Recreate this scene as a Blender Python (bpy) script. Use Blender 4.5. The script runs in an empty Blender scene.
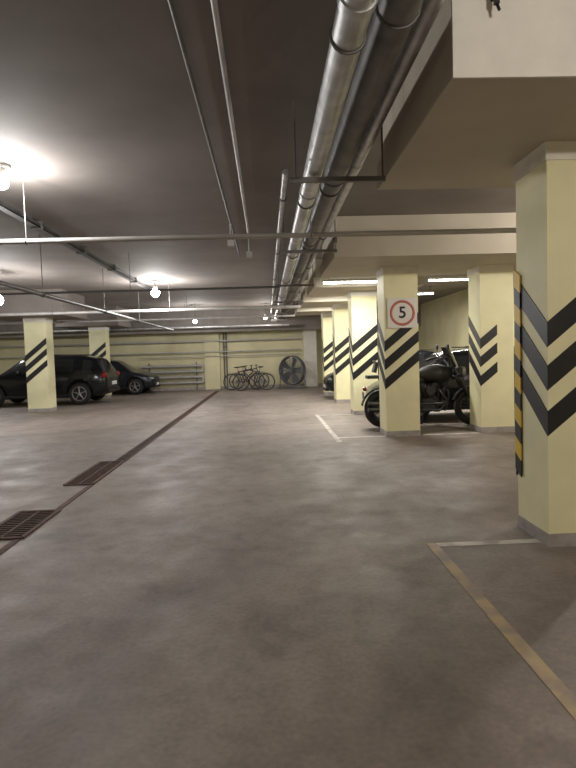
import bpy, math, random
from mathutils import Vector, Matrix
random.seed(4)
scene=bpy.context.scene
try:
    scene.view_settings.view_transform='Standard'
    scene.view_settings.look='None'
except Exception: pass
D=math.radians
# ---------------------------------------------------------------- materials
def nodes(name):
    m=bpy.data.materials.new(name); m.use_nodes=True
    nt=m.node_tree; return m,nt,nt.nodes['Principled BSDF']
def simple(name,col,rough=.5,metal=0,emit=None,es=0,var=.0,scale=6,bump=0):
    m,nt,b=nodes(name)
    b.inputs['Roughness'].default_value=rough; b.inputs['Metallic'].default_value=metal
    b.inputs['Base Color'].default_value=(*col,1)
    if var>0 or bump>0:
        tc=nt.nodes.new('ShaderNodeTexCoord'); n=nt.nodes.new('ShaderNodeTexNoise')
        n.inputs['Scale'].default_value=scale; n.inputs['Detail'].default_value=6
        nt.links.new(tc.outputs['Object'],n.inputs['Vector'])
        if var>0:
            r=nt.nodes.new('ShaderNodeValToRGB')
            r.color_ramp.elements[0].position=.3; r.color_ramp.elements[1].position=.7
            r.color_ramp.elements[0].color=(*[c*(1-var) for c in col],1)
            r.color_ramp.elements[1].color=(*[min(1,c*(1+var)) for c in col],1)
            nt.links.new(n.outputs['Fac'],r.inputs['Fac']); nt.links.new(r.outputs['Color'],b.inputs['Base Color'])
        if bump>0:
            bp=nt.nodes.new('ShaderNodeBump'); bp.inputs['Strength'].default_value=bump
            nt.links.new(n.outputs['Fac'],bp.inputs['Height']); nt.links.new(bp.outputs['Normal'],b.inputs['Normal'])
    if emit:
        b.inputs['Emission Color'].default_value=(*emit,1); b.inputs['Emission Strength'].default_value=es
    return m
M={}
M['cream']=simple('cream_paint',(.82,.78,.50),.55,var=.06,scale=2.5,bump=.06)
M['creamwall']=simple('cream_wall_paint',(.66,.61,.39),.6,var=.10,scale=1.2,bump=.05)
M['white']=simple('white_plaster',(.78,.75,.68),.7,var=.06,scale=5)
M['greybase']=simple('grey_skirting_paint',(.36,.33,.31),.6,var=.2,scale=8)
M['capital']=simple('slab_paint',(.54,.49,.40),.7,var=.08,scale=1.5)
M['beam']=simple('beam_concrete',(.24,.22,.20),.8,var=.15,scale=2)
M['black']=simple('black_paint',(.012,.012,.014),.45)
M['yellow']=simple('yellow_paint',(.75,.50,.05),.45)
M['galv']=simple('galvanised_steel',(.50,.50,.50),.40,.6,var=.25,scale=7)
M['insul']=simple('dark_pipe_insulation',(.16,.155,.15),.5,.2,var=.3,scale=6)
M['pipe']=simple('grey_painted_pipe',(.48,.47,.45),.45,.2,var=.12,scale=4)
M['dpipe']=simple('dark_steel',(.15,.145,.14),.5,.4,var=.2,scale=5)
M['rust']=simple('rusty_iron',(.10,.058,.045),.8,.2,var=.35,scale=14)
M['void']=simple('drain_void',(.012,.010,.009),.9)
M['carA']=simple('car_paint_black',(.012,.013,.016),.18,.2)
M['carB']=simple('car_paint_darkblue',(.02,.024,.032),.2,.3)
M['carC']=simple('car_paint_silver',(.42,.43,.45),.25,.6)
M['glass']=simple('tinted_glass',(.02,.022,.025),.06)
M['tyre']=simple('tyre_rubber',(.016,.016,.016),.8)
M['alloy']=simple('alloy_wheel',(.32,.32,.33),.35,.8)
M['red']=simple('tail_lamp_red',(.25,.015,.015),.2)
M['lens']=simple('headlamp_lens',(.25,.26,.28),.1,.3)
M['plate']=simple('white_plate',(.8,.8,.8),.4)
M['bplate']=simple('bike_plate',(.15,.15,.15),.5)
M['chrome']=simple('dark_chrome',(.10,.10,.105),.28,1)
M['leather']=simple('black_leather',(.012,.011,.011),.55)
M['engine']=simple('engine_metal',(.04,.04,.04),.4,.5,var=.2)
M['fan']=simple('fan_grey_metal',(.17,.175,.185),.5,.3,var=.15)
M['fanblade']=simple('fan_blade',(.07,.072,.078),.45,.2)
M['signw']=simple('sign_white',(.80,.76,.72),.4)
M['signr']=simple('sign_red',(.55,.16,.13),.4)
M['globe']=simple('lamp_globe',(1,1,1),.3,emit=(1,.98,.95),es=60)
M['tube']=simple('fluorescent_tube',(1,1,1),.3,emit=(1,.97,.9),es=14)
M['fixture']=simple('fixture_white',(.7,.7,.68),.5)
M['bred']=simple('bicycle_darkred',(.09,.015,.015),.3)
M['bblue']=simple('bicycle_blue',(.03,.04,.08),.3)

def worn(name,col,under,thr):
    m,nt,b=nodes(name); b.inputs['Roughness'].default_value=.6
    tc=nt.nodes.new('ShaderNodeTexCoord'); n=nt.nodes.new('ShaderNodeTexNoise'); n.inputs['Scale'].default_value=5; n.inputs['Detail'].default_value=8
    nt.links.new(tc.outputs['Object'],n.inputs['Vector'])
    r=nt.nodes.new('ShaderNodeValToRGB'); r.color_ramp.elements[0].position=thr; r.color_ramp.elements[1].position=thr+.2
    r.color_ramp.elements[0].color=(*under,1); r.color_ramp.elements[1].color=(*col,1)
    nt.links.new(n.outputs['Fac'],r.inputs['Fac']); nt.links.new(r.outputs['Color'],b.inputs['Base Color']); return m
M['lineY']=worn('worn_yellow_line',(.40,.30,.165),(.25,.20,.165),.38)
M['lineW']=worn('worn_white_line',(.56,.52,.47),(.30,.26,.23),.34)

def floor_mat():
    m,nt,b=nodes('concrete_floor'); L=nt.links.new
    tc=nt.nodes.new('ShaderNodeTexCoord')
    def noise(s,d=5,stretch=None,dist=0):
        n=nt.nodes.new('ShaderNodeTexNoise'); n.inputs['Scale'].default_value=s; n.inputs['Detail'].default_value=d; n.inputs['Distortion'].default_value=dist
        if stretch:
            mp=nt.nodes.new('ShaderNodeMapping'); mp.inputs['Scale'].default_value=stretch
            L(tc.outputs['Object'],mp.inputs['Vector']); L(mp.outputs['Vector'],n.inputs['Vector'])
        else: L(tc.outputs['Object'],n.inputs['Vector'])
        return n
    def ramp(src,p0,p1,c0,c1):
        r=nt.nodes.new('ShaderNodeValToRGB'); r.color_ramp.elements[0].position=p0; r.color_ramp.elements[1].position=p1
        r.color_ramp.elements[0].color=(*c0,1); r.color_ramp.elements[1].color=(*c1,1); L(src,r.inputs['Fac']); return r
    def mul(a,c,f=1):
        x=nt.nodes.new('ShaderNodeMix'); x.data_type='RGBA'; x.blend_type='MULTIPLY'; x.inputs[0].default_value=f
        L(a,x.inputs[6]); L(c,x.inputs[7]); return x.outputs[2]
    def math_(op,a,bv=None,c=None):
        x=nt.nodes.new('ShaderNodeMath'); x.operation=op
        for i,s in enumerate((a,bv,c)):
            if s is None: continue
            if isinstance(s,(int,float)): x.inputs[i].default_value=s
            else: L(s,x.inputs[i])
        return x.outputs[0]
    a=ramp(noise(.7,9,None,.3).outputs['Fac'],.36,.64,(.235,.196,.170),(.300,.254,.223))
    out=mul(a.outputs['Color'],ramp(noise(34,5).outputs['Fac'],.3,.7,(.82,.82,.82),(1.08,1.08,1.08)).outputs['Color'])
    out=mul(out,ramp(noise(6,9,None,.3).outputs['Fac'],.36,.60,(.86,.855,.85),(1.04,1.04,1.04)).outputs['Color'])
    # dark oil / dirt stains
    out=mul(out,ramp(noise(1.9,7,None,.8).outputs['Fac'],.30,.40,(.78,.77,.76),(1,1,1)).outputs['Color'])
    # tyre tracks: pairs of arcs of rubber deposit, broken up by noise
    sep=nt.nodes.new('ShaderNodeSeparateXYZ'); L(tc.outputs['Object'],sep.inputs[0])
    wob=noise(.5,3).outputs['Fac']; brk=noise(1.3,6).outputs['Fac']
    for (cx,cy,Rr,wd,amt) in ((5.2,-3.5,5.6,.42,.72),(5.2,-3.5,7.4,.42,.74),(5.6,1.5,5.0,.25,.80),(5.6,1.5,6.5,.25,.82),(-9.5,2.5,6.6,.30,.82),(-9.5,2.5,8.1,.30,.84),(-7,17.5,6.2,.3,.82),(6.5,-3.0,9.6,.30,.84)):
        dx=math_('SUBTRACT',sep.outputs[0],cx); dy=math_('SUBTRACT',sep.outputs[1],cy)
        d=math_('SQRT',math_('ADD',math_('MULTIPLY',dx,dx),math_('MULTIPLY',dy,dy)))
        d=math_('ADD',d,math_('MULTIPLY',wob,.9))
        t=math_('ABSOLUTE',math_('SUBTRACT',d,Rr+.45))
        t=math_('ADD',math_('DIVIDE',t,wd*2),math_('MULTIPLY',brk,.45))
        out=mul(out,ramp(t,.28,.78,(amt,amt*.985,amt*.97),(1,1,1)).outputs['Color'])
    out=mul(out,ramp(noise(.9,5,(1.6,.14,1)).outputs['Fac'],.36,.6,(.88,.87,.86),(1,1,1)).outputs['Color'])
    L(out,b.inputs['Base Color'])
    rr=ramp(noise(2.2,5).outputs['Fac'],.3,.7,(.50,)*3,(.70,)*3); L(rr.outputs['Color'],b.inputs['Roughness'])
    bp=nt.nodes.new('ShaderNodeBump'); bp.inputs['Strength'].default_value=.14; L(noise(40,3).outputs['Fac'],bp.inputs['Height']); L(bp.outputs['Normal'],b.inputs['Normal'])
    return m
M['floor']=floor_mat()
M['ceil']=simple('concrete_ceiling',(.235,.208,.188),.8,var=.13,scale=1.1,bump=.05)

# ---------------------------------------------------------------- mesh builder
class MB:
    def __init__(s): s.v=[];s.f=[];s.m=[];s.sm=[];s.mats=[]
    def mi(s,mat):
        if mat not in s.mats: s.mats.append(mat)
        return s.mats.index(mat)
    def add(s,vs,fs,mat,smooth=False):
        o=len(s.v); s.v+= [tuple(v) for v in vs]; k=s.mi(mat)
        for f in fs: s.f.append([o+i for i in f]); s.m.append(k); s.sm.append(smooth)
    def box(s,c,sz,mat,rot=None):
        x,y,z=[a/2 for a in sz]
        vs=[Vector(p) for p in((-x,-y,-z),(x,-y,-z),(x,y,-z),(-x,y,-z),(-x,-y,z),(x,-y,z),(x,y,z),(-x,y,z))]
        if rot: 
            R=Matrix.Rotation(rot[0],3,'X'); R=Matrix.Rotation(rot[1],3,'Y')@R; R=Matrix.Rotation(rot[2],3,'Z')@R
            vs=[R@v for v in vs]
        vs=[v+Vector(c) for v in vs]
        s.add(vs,[(0,3,2,1),(4,5,6,7),(0,1,5,4),(1,2,6,5),(2,3,7,6),(3,0,4,7)],mat)
    def bb(s,x0,x1,y0,y1,z0,z1,mat): s.box(((x0+x1)/2,(y0+y1)/2,(z0+z1)/2),(x1-x0,y1-y0,z1-z0),mat)
    def frame(s,d):
        d=Vector(d).normalized(); a=Vector((0,0,1)) if abs(d.z)<.9 else Vector((1,0,0))
        u=d.cross(a).normalized(); w=d.cross(u).normalized(); return u,w
    def cyl(s,p,q,r,mat,r2=None,n=12,smooth=True):
        p=Vector(p);q=Vector(q); r2=r if r2 is None else r2; u,w=s.frame(q-p)
        vs=[];
        for c,R in((p,r),(q,r2)):
            for i in range(n):
                a=2*math.pi*i/n; vs.append(c+(u*math.cos(a)+w*math.sin(a))*R)
        s.add(vs,[(i,(i+1)%n,n+(i+1)%n,n+i) for i in range(n)],mat,smooth)
        s.add(vs,[tuple(range(n))[::-1],tuple(range(n,2*n))],mat,False)
    def path(s,pts,r,mat,n=8):
        for a,b in zip(pts[:-1],pts[1:]): s.cyl(a,b,r,mat,n=n)
        for p in pts[1:-1]: s.sph(p,(r,r,r),mat,6,4)
    def sph(s,c,sc,mat,n=14,k=8,fn=None):
        vs=[];fs=[]
        for j in range(k+1):
            t=math.pi*j/k
            for i in range(n):
                a=2*math.pi*i/n; p=Vector((math.sin(t)*math.cos(a)*sc[0],math.sin(t)*math.sin(a)*sc[1],math.cos(t)*sc[2]))
                if fn: p=fn(p)
                vs.append(p+Vector(c))
        for j in range(k):
            for i in range(n): fs.append((j*n+i,(j+1)*n+i,(j+1)*n+(i+1)%n,j*n+(i+1)%n))
        s.add(vs,fs,mat,True)
    def torus(s,c,ax,R,r,mat,n=28,k=8,a0=0,a1=2*math.pi,ry=None):
        u,w=s.frame(ax); ax=Vector(ax).normalized(); c=Vector(c); vs=[];fs=[]; ry=ry or r
        full=abs(a1-a0-2*math.pi)<1e-4; N=n if full else n+1
        for i in range(N):
            a=a0+(a1-a0)*i/n; d=u*math.cos(a)+w*math.sin(a)
            for j in range(k):
                b=2*math.pi*j/k; vs.append(c+d*(R+r*math.cos(b))+ax*ry*math.sin(b))
        for i in range(n):
            i2=(i+1)%N
            for j in range(k): fs.append((i*k+j,i*k+(j+1)%k,i2*k+(j+1)%k,i2*k+j))
        s.add(vs,fs,mat,True)
    def obj(s,name,loc=(0,0,0),rz=0,parent=None,sc=1):
        me=bpy.data.meshes.new(name); me.from_pydata(s.v,[],s.f)
        for m in s.mats: me.materials.append(m)
        for i,p in enumerate(me.polygons): p.material_index=s.m[i]; p.use_smooth=s.sm[i]
        me.update()
        o=bpy.data.objects.new(name,me); scene.collection.objects.link(o)
        o.location=loc; o.rotation_euler=(0,0,rz); o.scale=(sc,)*3
        if parent: o.parent=parent
        return o

# ---------------------------------------------------------------- room shell
H=3.6; XL,XR,YB,YF=-13.0,7.0,26.2,-4.0
def shell(name,*a):
    b=MB(); b.bb(*a); return b.obj(name)
shell('floor',XL,XR,YF,YB,-.2,0,M['floor'])
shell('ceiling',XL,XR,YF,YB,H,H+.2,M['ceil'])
shell('wall_back',XL-.2,XR+.2,YB,YB+.2,-.2,H+.2,M['creamwall'])
shell('wall_front',XL-.2,XR+.2,YF-.2,YF,-.2,H+.2,M['creamwall'])
shell('wall_left',XL-.2,XL,YF,YB,-.2,H+.2,M['creamwall'])
shell('wall_right',XR,XR+.2,YF,YB,-.2,H+.2,M['creamwall'])
shell('ceiling_beam',XL,XR,24.9,25.4,2.62,H,M['beam'])

# ---------------------------------------------------------------- columns
def slantX(b,x0,x1,y,z0,z1,th,mat,t=.006):
    vs=[(x0,y,z0-th/2),(x1,y,z1-th/2),(x1,y,z1+th/2),(x0,y,z0+th/2)]
    vs+= [(v[0],y-t,v[2]) for v in vs]
    b.add(vs,[(4,5,6,7),(0,1,5,4),(1,2,6,5),(2,3,7,6),(3,0,4,7)],mat)
def slantY(b,x,y0,y1,z0,z1,th,mat,t=.006):
    vs=[(x,y0,z0-th/2),(x,y1,z1-th/2),(x,y1,z1+th/2),(x,y0,z0+th/2)]
    vs+= [(x-t,v[1],v[2]) for v in vs]
    b.add(vs,[(4,5,6,7),(0,1,5,4),(1,2,6,5),(2,3,7,6),(3,0,4,7)],mat)
def column(x0,y0,w,d,top,arm=None,guard=False,z=(1.59,1.27,.93)):
    b=MB(); b.bb(x0,x0+w,y0,y0+d,0,top,M['cream'])
    b.bb(x0-.006,x0+w+.006,y0-.006,y0+d+.006,0,.10,M['greybase'])
    b.bb(x0-.012,x0+w+.012,y0-.012,y0+d+.012,top-.13,top,M['white'])
    arm=arm or w
    for k in z:
        slantX(b,x0-.006,x0+arm,y0,k,k+.82*arm,.185,M['black'])
        slantY(b,x0,y0,y0+d,k,k+.80*d,.185,M['black'])
    if guard:
        n=12; z0,z1=.44,2.08
        for i in range(n):
            a=z0+(z1-z0)*i/n; c=z0+(z1-z0)*(i+1)/n; m=M['yellow'] if i%2 else M['black']
            slantY(b,x0-.008,y0+d-.09,y0+d+.012,(a+c)/2+.0,(a+c)/2+.06,(c-a),m,.01)
            b.bb(x0-.012,x0+.08,y0+d+.002,y0+d+.014,a,c,m)
    return b.obj('concrete_column')
CT=2.98
ROW=[4.02,9.66,13.3,16.7,20.1]
for i,y in enumerate(ROW): column(2.07,y,.6,.56 if i else .50,CT,guard=(i==0))
column(3.80,9.74,.6,.56,CT,arm=.30)
column(-7.30,17.1,.65,.55,2.85,z=(1.62,1.30,.96))
column(-7.10,22.6,.65,.55,2.85,z=(1.62,1.30,.96))
def panel(x0,x1,y0,y1,z0,mat=None):
    b=MB(); mat=mat or M['capital']
    b.bb(x0,x1,y0,y1,z0,z0+.22,mat); b.bb(x0+.05,x1-.05,y0+.0,y1-.05,z0+.22,H,mat)
    return b.obj('ceiling_drop_panel')
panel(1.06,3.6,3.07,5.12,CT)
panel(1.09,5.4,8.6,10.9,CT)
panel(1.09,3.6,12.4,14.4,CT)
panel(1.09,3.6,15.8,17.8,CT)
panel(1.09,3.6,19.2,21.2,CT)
panel(-8.2,-5.8,16.3,18.4,2.85,M['ceil'])
panel(-8.1,-5.7,21.8,23.8,2.85,M['ceil'])
b=MB(); b.bb(1.06,3.6,3.055,3.07,CT-.005,H,M['white']); b.obj('whitened_front_face')  # white sheet over the drop panel's front face, lamp brightness put into its colour
b=MB(); b.cyl((1.28,3.055,3.38),(1.28,3.0,3.38),.010,M['black']); b.box((1.28,3.0,3.36),(.025,.025,.07),M['black']); b.cyl((1.28,3.0,3.33),(1.29,2.99,3.29),.008,M['black']); b.obj('cable_hook')

# ---------------------------------------------------------------- pipes
def lpipe(name,x,z,r,y0,y1,mat,sp=3.0,flange=True,hang=True,n=16,off=.3):
    b=MB(); b.cyl((x,y0,z),(x,y1,z),r,mat,n=n)
    y=y0+.6;k=0
    while y<y1:
        if flange: b.cyl((x,y-.03,z),(x,y+.03,z),r*1.10,mat,n=n)
        if hang: b.cyl((x,y+off,z+r*.9),(x,y+off,H),.008,M['dpipe'],n=6); b.torus((x,y+off,z),(0,1,0),r+.006,.008,M['dpipe'],n=16,k=5)
        y+=sp
    return b.obj(name)
lpipe('galvanised_pipe',.45,3.06,.082,-3.9,24.6,M['galv'],sp=2.9)
lpipe('insulated_pipe',.70,3.20,.105,-3.9,24.6,M['insul'],sp=2.9)
lpipe('galvanised_pipe',.92,3.32,.06,-3.9,24.6,M['galv'],sp=2.9)
lpipe('galvanised_pipe',.24,3.28,.03,5.5,24.6,M['galv'],sp=3.3)
lpipe('conduit_pipe',-.49,3.565,.016,-3.9,11.5,M['dpipe'],sp=2.2,hang=False,n=8)
lpipe('conduit_pipe',-.24,3.56,.020,-3.9,9.4,M['pipe'],sp=2.2,hang=False,n=8)
lpipe('longitudinal_pipe',-3.67,2.62,.035,1.5,22.2,M['dpipe'],sp=3.5,n=10)
b=MB(); b.bb(-3.42,-3.30,-3.9,18,3.5,3.515,M['dpipe']); b.bb(-3.42,-3.41,-3.9,18,3.5,3.56,M['dpipe']); b.bb(-3.31,-3.30,-3.9,18,3.5,3.56,M['dpipe'])
for i in range(11): b.bb(-3.45,-3.27,-3.5+i*2,-3.46+i*2,3.48,3.6,M['dpipe'])
for i in range(3): b.cyl((-3.4+.035*i,-3.9,3.525),(-3.4+.035*i,18,3.525),.01,M['black'],n=6)
b.obj('cable_tray')
def tpipe(name,y,z,r,x0,x1,mat,sp=3.2,z1=None):
    z1=z if z1 is None else z1
    b=MB(); b.cyl((x0,y,z),(x1,y,z1),r,mat,n=12)
    x=x0+.7
    while x<x1-.1:
        zz=z+(z1-z)*(x-x0)/(x1-x0)
        b.cyl((x,y,zz+r*.9),(x,y,H),.006,M['dpipe'],n=6); b.torus((x,y,zz),(1,0,0),r+.005,.007,M['dpipe'],n=14,k=5)
        x+=sp
    return b.obj(name)
tpipe('sprinkler_pipe',6.4,2.86,.03,-12.95,6.95,M['pipe'])
tpipe('sprinkler_pipe',11.15,2.86,.022,-12.95,.3,M['dpipe'])
tpipe('sprinkler_pipe',15.6,2.84,.045,-12.95,1.0,M['pipe'])
tpipe('sprinkler_pipe',19.0,2.83,.035,-12.95,1.0,M['pipe'])
tpipe('sprinkler_pipe',23.95,2.80,.055,-12.95,1.0,M['galv'])
tpipe('sprinkler_pipe',18.6,3.1,.025,-12.95,.15,M['dpipe'])
for y in (4.7,7.9,11.7,15.3,19.5,23.0):
    b=MB(); b.bb(.24,1.04,y-.02,y+.02,2.93,2.97,M['dpipe'])
    for x in (.29,1.02): b.cyl((x,y,2.95),(x,y,H),.008,M['dpipe'],n=6)
    b.obj('pipe_bracket')
for (x,y) in ((-.49,8.6),(-.24,9.55)):
    b=MB(); b.cyl((x,y,3.52),(x,y,3.25),.016,M['pipe'],n=8); b.bb(x-.05,x+.05,y-.05,y+.05,3.18,3.27,M['pipe']); b.obj('sprinkler_drop')

# ---------------------------------------------------------------- floor markings / drain
b=MB(); b.bb(1.19,1.27,-1.0,4.20,.0,.004,M['lineY']); b.obj('parking_line')
b=MB(); b.bb(1.27,2.06,4.12,4.20,.0,.004,M['lineW']); b.obj('parking_line')
b=MB(); b.bb(1.14,1.23,9.3,13.6,.0,.004,M['lineW']); b.bb(1.23,2.06,9.70,9.80,.0,.004,M['lineW']); b.bb(1.23,2.06,13.4,13.48,.0,.004,M['lineW']); b.obj('parking_line')
b=MB(); b.bb(2.75,3.75,9.70,9.80,.0,.004,M['lineW']); b.obj('parking_line')
def grate(x0,x1,y0,y1):
    b=MB(); b.bb(x0,x1,y0,y1,0,.004,M['void'])
    t=.018
    b.bb(x0-t,x0+t,y0,y1,.0,.016,M['rust']);b.bb(x1-t,x1+t,y0,y1,.0,.016,M['rust'])
    b.bb(x0,x1,y0-t,y0+t,.0,.016,M['rust']);b.bb(x0,x1,y1-t,y1+t,.0,.016,M['rust'])
    n=int((y1-y0)/.055)
    for i in range(n): 
        y=y0+(i+.5)*(y1-y0)/n; b.bb(x0,x1,y-.009,y+.009,.004,.012,M['rust'])
    b.bb((x0+x1)/2-.01,(x0+x1)/2+.01,y0,y1,.006,.014,M['rust'])
    return b.obj('floor_drain_grate')
grate(-2.52,-2.14,4.75,5.6)
grate(-2.50,-2.16,6.75,8.2)
b=MB()
for (a,c) in ((-2,4.72),(5.63,6.72)): b.bb(-2.20,-2.14,a,c,0,.008,M['rust'])
a,c=8.23,24.5
b.bb(-2.28,-2.14,a,c,0,.004,M['void'])
for x in(-2.29,-2.14): b.bb(x-.015,x+.01,a,c,0,.012,M['rust'])
y=a
while y<c: b.bb(-2.28,-2.14,y,y+.045,.004,.01,M['rust']); y+=.12
b.obj('drainage_channel')

# ---------------------------------------------------------------- speed sign
e=bpy.data.objects.new('speed_limit_sign',None); scene.collection.objects.link(e); e.location=(2.385,9.66-.012,2.17)
b=MB(); b.bb(-.26,.26,-.012,-.0,-.26,.26,M['signw'])
b.torus((0,-.014,0),(0,1,0),.20,.022,M['signr'],n=36,k=6,ry=.004)
b.obj('plate',parent=e)
cu=bpy.data.curves.new('digit','FONT'); cu.body='5'; cu.size=.28; cu.align_x='CENTER'; cu.align_y='CENTER'; cu.extrude=.002; cu.offset=.004
to=bpy.data.objects.new('tmp',cu); scene.collection.objects.link(to); bpy.context.view_layer.update()
me=bpy.data.meshes.new_from_object(to.evaluated_get(bpy.context.evaluated_depsgraph_get())); bpy.data.objects.remove(to)
me.materials.clear(); me.materials.append(M['black']); dg=bpy.data.objects.new('digit',me); scene.collection.objects.link(dg); dg.parent=e; dg.location=(0,-.016,0); dg.rotation_euler=(D(90),0,0)

# ---------------------------------------------------------------- car
def car(name,loc,rz,paint,sc=1.0):
    mats=[paint,M['glass'],M['black']]
    st=[(0,.42,.80,.84,.70,.60),(.07,.30,.92,1.0,.84,.68),(.30,.24,1.0,1.36,.88,.62),(.42,.22,1.0,1.44,.89,.60),(.78,.2,1.0,1.50,.9,.60),(.88,.2,1.0,1.51,.9,.60),
        (1.78,.2,.99,1.54,.91,.60),(1.88,.2,.99,1.54,.91,.60),(2.55,.2,.98,1.48,.91,.59),(2.68,.2,.98,1.44,.91,.58),(3.22,.2,.97,1.03,.90,.74),(3.30,.2,.96,1.0,.90,.76),(3.75,.22,.88,.92,.88,.74),(4.1,.24,.74,.79,.80,.66),(4.25,.34,.60,.64,.66,.55)]
    ws=9; rg=1; glass_side={3,5,7,8}; wf=.83; wr=3.42; r=.34
    b=MB(); n=len(st)
    def sec(s):
        x,zb,be,tp,hw,ht=s
        p=[(0,zb),(hw*.86,zb),(hw*.97,zb+.12),(hw,(zb+be)/2+.04),(hw*.965,be),(ht,tp-.05),(ht*.8,tp-.005),(0,tp+.012)]
        return [(x,-y,z) for y,z in p]+[(x,y,z) for y,z in p[-2:0:-1]]
    k=14; vs=[]
    for s in st: vs+=sec(s)
    b.mats=list(mats)
    for i in range(n-1):
        for j in range(k):
            a=(i*k+j,i*k+(j+1)%k,(i+1)*k+(j+1)%k,(i+1)*k+j)
            m=paint; jj=j if j<7 else 13-j
            if jj==4 and i in glass_side: m=M['glass']
            if i in(ws,rg) and jj in (5,6): m=M['glass']
            if jj==0: m=M['black']
            b.f.append(list(a)); b.m.append(mats.index(m)); b.sm.append(True)
    b.v=vs
    b.f.append(list(range(k))[::-1]); b.m.append(0); b.sm.append(True)
    b.f.append([(n-1)*k+j for j in range(k)]); b.m.append(0); b.sm.append(True)
    o=b.obj('tmpbody'); ss=o.modifiers.new('s','SUBSURF'); ss.levels=2; ss.render_levels=2
    cut=MB(); cut.mats=list(mats)
    for wx in (wf,wr): cut.cyl((wx,-1.2,r+.02),(wx,-.55,r+.02),r+.06,M['black'],n=28); cut.cyl((wx,.55,r+.02),(wx,1.2,r+.02),r+.06,M['black'],n=28)
    co=cut.obj('tmpcut'); bo=o.modifiers.new('b','BOOLEAN'); bo.operation='DIFFERENCE'; bo.object=co; bo.solver='EXACT'
    bpy.context.view_layer.update()
    me=bpy.data.meshes.new_from_object(o.evaluated_get(bpy.context.evaluated_depsgraph_get()))
    bpy.data.objects.remove(o); bpy.data.objects.remove(co)
    root=bpy.data.objects.new(name,None); scene.collection.objects.link(root); root.location=loc; root.rotation_euler=(0,0,rz); root.scale=(sc,)*3
    bo=bpy.data.objects.new('body',me); scene.collection.objects.link(bo); bo.parent=root
    p=MB()
    for wx in(wf,wr):
        for sgn in(-1,1):
            y=sgn*.80
            p.torus((wx,y,r),(0,1,0),r-.075,.075,M['tyre'],n=32,k=10,ry=.10)
            p.torus((wx,y+sgn*.07,r),(0,1,0),r-.125,.018,M['alloy'],n=28,k=6)
            p.cyl((wx,y-.05,r),(wx,y+.02,r),r-.11,M['black'],n=24)
            p.cyl((wx,y+sgn*.03,r),(wx,y+sgn*.09,r),.05,M['alloy'],n=14)
            for q in range(5):
                a=2*math.pi*q/5+.3; p.cyl((wx,y+sgn*.075,r),(wx+math.cos(a)*(r-.12),y+sgn*.075,r+math.sin(a)*(r-.12)),.026,M['alloy'],r2=.018,n=6)
    p.obj('wheels',parent=root)
    q=MB()
    for sgn in(-1,1):
        q.sph((.10,sgn*.72,.88),(.10,.13,.10),M['red'],12,8)
        q.sph((4.02,sgn*.62,.66),(.16,.16,.075),M['lens'],12,8)
        q.sph((2.55,sgn*.98,1.02),(.07,.11,.07),paint,12,8)
        q.box((2.52,sgn*.90,.99),(.05,.1,.03),M['black'])
        for hx in (1.35,2.25): q.box((hx,sgn*.90,.86),(.16,.03,.025),M['chrome'])
        q.box((2.1,sgn*.86,.30),(2.1,.05,.07),M['black'])
        q.cyl((.6,sgn*.45,1.52),(2.2,sgn*.45,1.56),.014,M['black'],n=6)
    q.box((-.0,0,.62),(.03,.50,.11),M['plate']); q.box((4.22,0,.42),(.04,.50,.11),M['plate'])
    q.box((4.17,0,.55),(.10,.80,.10),M['black']); q.box((.02,0,.40),(.08,1.2,.1),M['black'])
    q.box((4.19,0,.31),(.10,1.0,.08),M['black'])
    q.obj('trim_parts',parent=root)
    return root
car('car',(-5.55,20.3,0),math.pi,M['carA'],sc=1.13)
car('car',(6.15,18.65,0),math.pi,M['carA'])
car('car',(6.50,12.33,0),math.pi,M['carA'])
car('car',(-11.0,13.5,0),0,M['carC'])
car('car',(-9.1,24.80,0),0,M['carB'])

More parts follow.
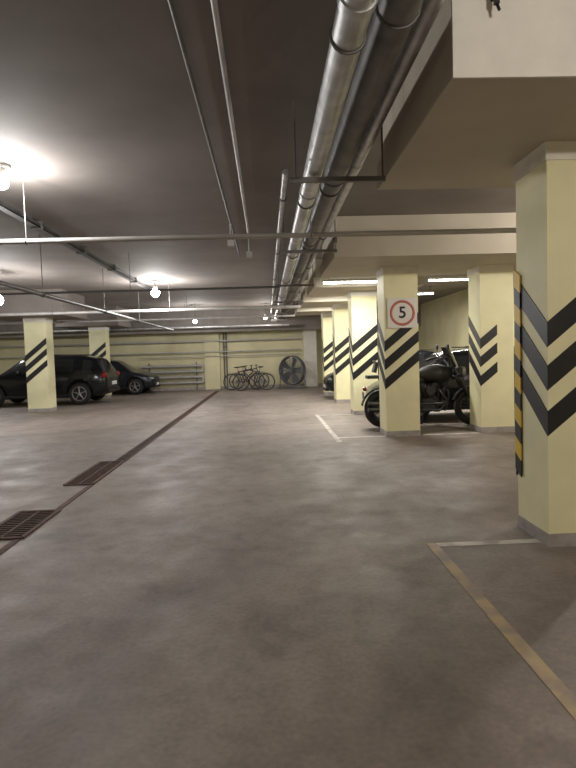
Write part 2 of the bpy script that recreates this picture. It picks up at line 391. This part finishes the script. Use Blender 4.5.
# ---------------------------------------------------------------- motorcycle
def wheel(b,x,R,r,spokes=16,rim=None,w=.04):
    rim=rim or M['chrome']
    b.torus((x,0,R),(0,1,0),R-r,r,M['tyre'],n=32,k=8)
    b.torus((x,0,R),(0,1,0),R-2*r,.012,rim,n=30,k=6)
    b.cyl((x,-w,R),(x,w,R),.035,rim,n=12)
    for q in range(spokes):
        a=2*math.pi*q/spokes; b.cyl((x,(.02 if q%2 else -.02),R),(x+math.cos(a)*(R-2*r),0,R+math.sin(a)*(R-2*r)),.003,rim,n=4)
def motorcycle(loc,rz,screen=True,sc=1):
    b=MB(); K=M['black'];C=M['chrome']
    wheel(b,.78,.32,.055,18); wheel(b,-.72,.32,.07,18)
    b.torus((.78,0,.32),(0,1,0),.345,.012,K,n=16,k=6,a0=D(200),a1=D(340),ry=.07)
    b.torus((-.72,0,.32),(0,1,0),.36,.014,K,n=16,k=6,a0=D(190),a1=D(350),ry=.10)
    for s in(-1,1):
        b.cyl((.78,s*.10,.32),(.42,s*.10,1.02),.024,C)
        b.cyl((.70,s*.10,.48),(.55,s*.10,.77),.034,K)
        b.path([(.40,0,1.0),(.36,s*.14,1.10),(.28,s*.27,1.16),(.14,s*.34,1.12)],.015,K)
        b.cyl((.22,s*.305,1.145),(.10,s*.365,1.10),.022,K)
        b.path([(.26,s*.27,1.16),(.28,s*.31,1.30)],.008,K); b.sph((.28,s*.33,1.33),(.02,.07,.05),K,10,6)
        b.sph((.50,s*.20,.86),(.03,.03,.03),K,8,6)
        b.cyl((-.72,s*.14,.32),(-.45,s*.15,.72),.026,C)
        b.path([(-.72,s*.12,.32),(-.1,s*.11,.34)],.022,K)
        b.path([(.12,s*.14,.30),(-.02,s*.2,.30)],.012,C); b.box((.10,s*.26,.29),(.09,.14,.02),K)
        b.path([(.34,s*.11,.62),(.30,s*.30,.55),(.26,s*.30,.34),(.28,s*.12,.28)],.014,K)
    b.cyl((.42,-.13,1.0),(.42,.13,1.0),.028,K); b.cyl((.50,-.13,.83),(.50,.13,.83),.024,K)
    b.sph((.55,0,.90),(.10,.10,.10),K,14,8); b.cyl((.58,0,.90),(.645,0,.90),.088,M['lens'],n=18)
    b.path([(.42,0,.92),(.30,0,.55),(.22,0,.28),(-.25,0,.26),(-.38,0,.62),(-.1,0,.78),(.42,0,.90)],.024,K)
    b.sph((.12,0,.88),(.30,.18,.16),M['leather'],18,10,fn=lambda p:Vector((p.x,p.y*(1+p.x*.9),p.z*(1+p.x*.6))))
    b.sph((-.24,0,.78),(.24,.16,.08),M['leather'],14,8); b.sph((-.58,0,.85),(.20,.15,.08),M['leather'],14,8)
    b.sph((.02,0,.40),(.22,.15,.13),M['engine'],14,8); b.cyl((.0,-.19,.38),(.0,.19,.38),.11,M['engine'],n=18); b.cyl((-.17,-.15,.37),(-.17,.15,.37),.085,M['engine'],n=16)
    for a in(-.45,.42):
        d=Vector((math.sin(a),0,math.cos(a)))
        for q in range(7):
            p=Vector((.03,0,.45))+d*(.05+.032*q); b.cyl(p,p+d*.014,.085,M['engine'],n=14)
        p=Vector((.03,0,.45)); b.cyl(p,p+d*.27,.062,M['engine']); b.cyl(p+d*.26,p+d*.31,.075,M['engine'])
    b.cyl((.03,-.14,.62),(.03,-.22,.62),.075,M['engine'],n=16)
    for z in(.30,.40):
        b.path([(.18,-.12,.62),(.30,-.17,.45),(.20,-.19,z),(-.2,-.19,z)],.022,C); b.cyl((-.2,-.19,z),(-1.0,-.21,z+.03),.04,C,n=14)
    b.box((-.42,-.0,.60),(.22,.26,.18),K)
    b.sph((-1.02,0,.66),(.04,.06,.04),M['red'],10,6); b.box((-1.05,0,.55),(.01,.2,.12),M['bplate'])
    b.box((-.45,.24,.57),(.46,.15,.32),M['leather']); b.box((-.48,-.25,.60),(.46,.15,.30),M['leather'])
    b.path([(-.5,.12,.8),(-.86,.12,1.12),(-.86,-.12,1.12),(-.5,-.12,.8)],.011,C); b.box((-.84,0,1.02),(.05,.24,.18),M['leather'],(0,D(15),0))
    b.box((-.86,0,.86),(.26,.32,.05),K)
    b.path([(.0,.1,.3),(-.02,.28,.0+.01)],.012,K)
    if screen:
        vs=[];fs=[]
        for i in range(7):
            t=-1+2*i/6
            for j in range(4):
                u=j/3; vs.append((.56-.16*u-abs(t)**2*.10,t*(.22-.05*u),.98+.34*u))
        for i in range(6):
            for j in range(3): fs.append((i*4+j,(i+1)*4+j,(i+1)*4+j+1,i*4+j+1))
        b.add(vs,fs,M['glass'],True)
    return b.obj('motorcycle',loc,rz,sc=sc)
motorcycle((3.12,10.83,0),D(-3),True,1.18)

# ---------------------------------------------------------------- bicycles
def bicycle(loc,rz,mat):
    b=MB(); K=M['black']
    R=.34
    wheel(b,.53,R,.022,20,M['alloy'],.04); wheel(b,-.52,R,.022,20,M['alloy'],.05)
    bbk=(-.08,0,.29); seat=(-.24,0,.80); head=(.33,0,.86); hb=(.37,0,.74)
    for a,c in((bbk,seat),(bbk,hb),((-.22,0,.74),head)): b.cyl(a,c,.022,mat,n=8)
    b.cyl(hb,(.31,0,.94),.02,mat,n=8)
    for s in(-1,1):
        b.cyl((-.52,s*.05,R),bbk,.010,mat,n=6); b.cyl((-.52,s*.05,R),(-.22,0,.74),.010,mat,n=6)
        b.cyl((.53,s*.05,R),(.37,s*.03,.74),.014,mat,n=6)
        b.path([(.33,0,.98),(.36,s*.14,1.0),(.28,s*.29,1.0)],.013,K)
        b.cyl((-.08,s*.06,.29),(-.08+s*.13,s*.08,.29-s*.11),.010,K,n=6); b.box((-.08+s*.13,s*.12,.29-s*.11),(.09,.07,.02),K)
    b.cyl((.31,0,.94),(.33,0,1.0),.014,K,n=8); b.cyl(seat,(-.27,0,.92),.013,M['alloy'],n=8)
    b.sph((-.28,0,.94),(.14,.075,.03),K,12,6,fn=lambda p:Vector((p.x,p.y*(1-p.x*4),p.z)))
    b.torus((-.08,.05,.29),(0,1,0),.085,.006,K,n=20,k=5); b.cyl((-.08,.04,.37),(-.52,.05,.385),.004,K,n=4); b.cyl((-.08,.04,.205),(-.52,.05,.30),.004,K,n=4)
    b.torus((.53,0,R),(0,1,0),R+.03,.006,K,n=10,k=5,a0=D(210),a1=D(320),ry=.025); b.torus((-.52,0,R),(0,1,0),R+.03,.006,K,n=10,k=5,a0=D(210),a1=D(340),ry=.025)
    b.cyl((-.08,.03,.28),(-.2,.25,.01),.008,K,n=6)
    return b.obj('bicycle',loc,rz,sc=1.08)
bicycle((-1.05,24.9,0),D(4),M['bred']); bicycle((-.60,24.2,0),D(176),M['bblue']); bicycle((-.85,25.6,0),D(2),M['black'])
# large caged drum fan leaning near the back wall
b=MB(); F=M['fan']; zc=.80; Rf=.64
b.torus((0,0,zc),(0,1,0),Rf,.035,F,n=44,k=8,ry=.16)
for yy in(-.17,.15):
    for q in range(1,8): b.torus((0,yy-.02*(7-q)/7,zc),(0,1,0),Rf*q/7.2,.010,F,n=32,k=5)
    for q in range(16):
        a=2*math.pi*q/16; b.cyl((0,yy-.02,zc),(math.cos(a)*Rf,yy,zc+math.sin(a)*Rf),.009,F,n=5)
b.cyl((0,-.08,zc),(0,.16,zc),.13,M['fanblade'],n=18)
for q in range(5):
    a=2*math.pi*q/5; u=Vector((math.cos(a),0,math.sin(a))); w_=Vector((-math.sin(a),0,math.cos(a))); c=Vector((0,0,zc)); Y=Vector((0,1,0))
    vs=[c+u*.10+w_*-.07-Y*.04,c+u*.10+w_*.07+Y*.04,c+u*.56+w_*.20+Y*.07,c+u*.56+w_*-.14-Y*.06]
    b.add(vs+[v+Y*.012 for v in vs],[(0,1,2,3),(7,6,5,4),(0,4,5,1),(1,5,6,2),(2,6,7,3),(3,7,4,0)],M['fanblade'])
for s in(-1,1):
    b.path([(s*.66,0,zc),(s*.70,0,.06),(s*.62,-.28,.03)],.025,F); b.path([(s*.70,0,.06),(s*.62,.28,.03)],.025,F)
b.cyl((-.70,0,.06),(.70,0,.06),.025,F)
b.path([(-.62,-.28,.03),(.62,-.28,.03)],.025,F)
b.obj('industrial_fan',(1.12,24.9,.0),D(-38))

# ---------------------------------------------------------------- back wall furniture
WB=YB
b=MB()
for k in range(4):
    z=.35+.26*k; b.cyl((-5.8,WB-.2,z),(-3.0,WB-.2,z),.055,M['pipe'],n=12)
    x=-5.7
    while x<-3.05: b.cyl((x,WB-.2,z),(x+.008,WB-.2,z),.095,M['pipe'],n=12); x+=.07
for k in range(3):
    x=-5.8 if k%2 else -3.0; z=.35+.26*k
    b.cyl((x,WB-.2,z),(x,WB-.2,z+.26),.05,M['pipe'],n=10)
for x in(-5.5,-3.3): b.bb(x-.02,x+.02,WB-.12,WB-.005,.0,1.3,M['dpipe'])
b.obj('tube_radiator')
b=MB(); b.bb(-2.90,-2.2,WB-.2,WB,0,H,M['creamwall']); b.obj('wall_pilaster')
b=MB(); b.bb(1.72,2.32,WB-.5,WB,0,H,M['white']); b.obj('wall_pilaster')
b=MB()
for z,x0,x1,r in((1.75,-12.9,1.6,.03),(1.55,-5.8,1.6,.022),(2.25,-12.9,1.6,.04)):
    b.cyl((x0,WB-.27,z),(x1,WB-.27,z),r,M['pipe'],n=10)
    x=x0+.5
    while x<x1: b.cyl((x,WB-.27,z),(x,WB-.005 if not -2.95<x<-2.15 else WB-.205,z),.01,M['dpipe'],n=6); x+=1.6
b.obj('heating_pipe')
b=MB()
for x in(-2.0,-1.88): b.cyl((x,WB-.08,0),(x,WB-.08,2.9),.03,M['dpipe'],n=8)
for z in (.5,1.95): b.bb(-2.04,-1.84,WB-.08,WB-.005,z,z+.05,M['dpipe'])
b.obj('riser_pipe')
b=MB(); b.bb(XL,XR,WB-.02,WB,0,.12,M['greybase']); b.obj('baseboard_back')

# ---------------------------------------------------------------- lamps
K_=1.6
def bulb(x,y,power,col=(1,.95,.87),drop=.12,top=H,glob=.075):
    e=bpy.data.objects.new('ceiling_lamp',None); scene.collection.objects.link(e); e.location=(x,y,top)
    b=MB(); b.cyl((0,0,0),(0,0,-.03),.09,M['fixture'],n=20)
    if drop>.13: b.cyl((0,0,-.03),(0,0,-drop+.05),.012,M['dpipe'],n=8)
    b.cyl((0,0,-drop+.07),(0,0,-drop),.05,M['fixture'],n=16); b.obj('lamp_base',parent=e)
    g=MB(); g.sph((0,0,-drop-glob*.8),(glob,glob,glob),M['globe'],18,10); g.obj('glass_globe',parent=e)
    l=bpy.data.lights.new('bulb','POINT'); l.energy=power*K_; l.color=col; l.shadow_soft_size=.06
    lo=bpy.data.objects.new('bulb',l); scene.collection.objects.link(lo); lo.parent=e; lo.location=(0,0,-drop-glob*2-.07)
def tube(x,y,z,power,L=1.2,top=None,col=(1,.96,.88)):
    e=bpy.data.objects.new('fluorescent_lamp',None); scene.collection.objects.link(e); e.location=(x,y,z); 
    b=MB(); b.bb(-L/2,L/2,-.05,.05,-.03,.02,M['fixture'])
    for s in (-1,1): b.box((s*(L/2-.01),0,-.05),(.02,.08,.05),M['fixture'])
    if top and top>z+.03:
        for s in(-.4,.4): b.cyl((s*L,0,.02),(s*L,0,top-z-.002),.008,M['dpipe'],n=6)
    b.obj('housing',parent=e)
    g=MB(); g.cyl((-L/2+.02,0,-.055),(L/2-.02,0,-.055),.02,M['tube'],n=10); g.obj('tube',parent=e)
    l=bpy.data.lights.new('tube_light','AREA'); l.shape='RECTANGLE'; l.size=L; l.size_y=.06; l.energy=power*K_; l.color=col
    lo=bpy.data.objects.new('tube_light',l); scene.collection.objects.link(lo); lo.parent=e; lo.location=(0,0,-.09)
W=(1,.92,.83); N=(1,.98,.97)
bulb(-2.75,6.1,75,N)
bulb(-2.95,15.2,120,N,drop=.22,glob=.12)
bulb(-6.1,13.0,110,N,drop=.55,glob=.12)
bulb(-2.8,22.3,70,N,drop=.6)
bulb(-9.5,9.0,65,N)
bulb(-9.6,20.0,80,N,drop=.5)
bulb(-.8,-2.4,40,W)
bulb(5.3,6.6,130,W)
bulb(2.3,-.3,110,W)
tube(1.95,12.05,3.08,70,L=1.4,top=H)
tube(2.0,15.1,3.2,45,top=H)
tube(4.9,14.6,3.4,100,top=H)
tube(2.0,18.5,3.2,45,top=H)
tube(4.9,18.0,3.4,45,top=H)
bulb(.0,22.6,40,W,drop=.5)
w=bpy.data.worlds.new('world'); scene.world=w; w.use_nodes=True; w.node_tree.nodes['Background'].inputs[0].default_value=(.05,.05,.055,1); w.node_tree.nodes['Background'].inputs[1].default_value=.3

# ---------------------------------------------------------------- camera
cam=bpy.data.cameras.new('camera'); cam.sensor_fit='VERTICAL'; cam.sensor_height=36; cam.sensor_width=27; cam.lens=26.0; cam.clip_start=.05
co=bpy.data.objects.new('camera',cam); scene.collection.objects.link(co)
R=Matrix.Rotation(D(-2.1),4,'Z')@Matrix.Rotation(D(90-3.0),4,'X')@Matrix.Rotation(D(-1.75),4,'Z')
co.matrix_world=Matrix.Translation((0,0,1.5))@R; scene.camera=co
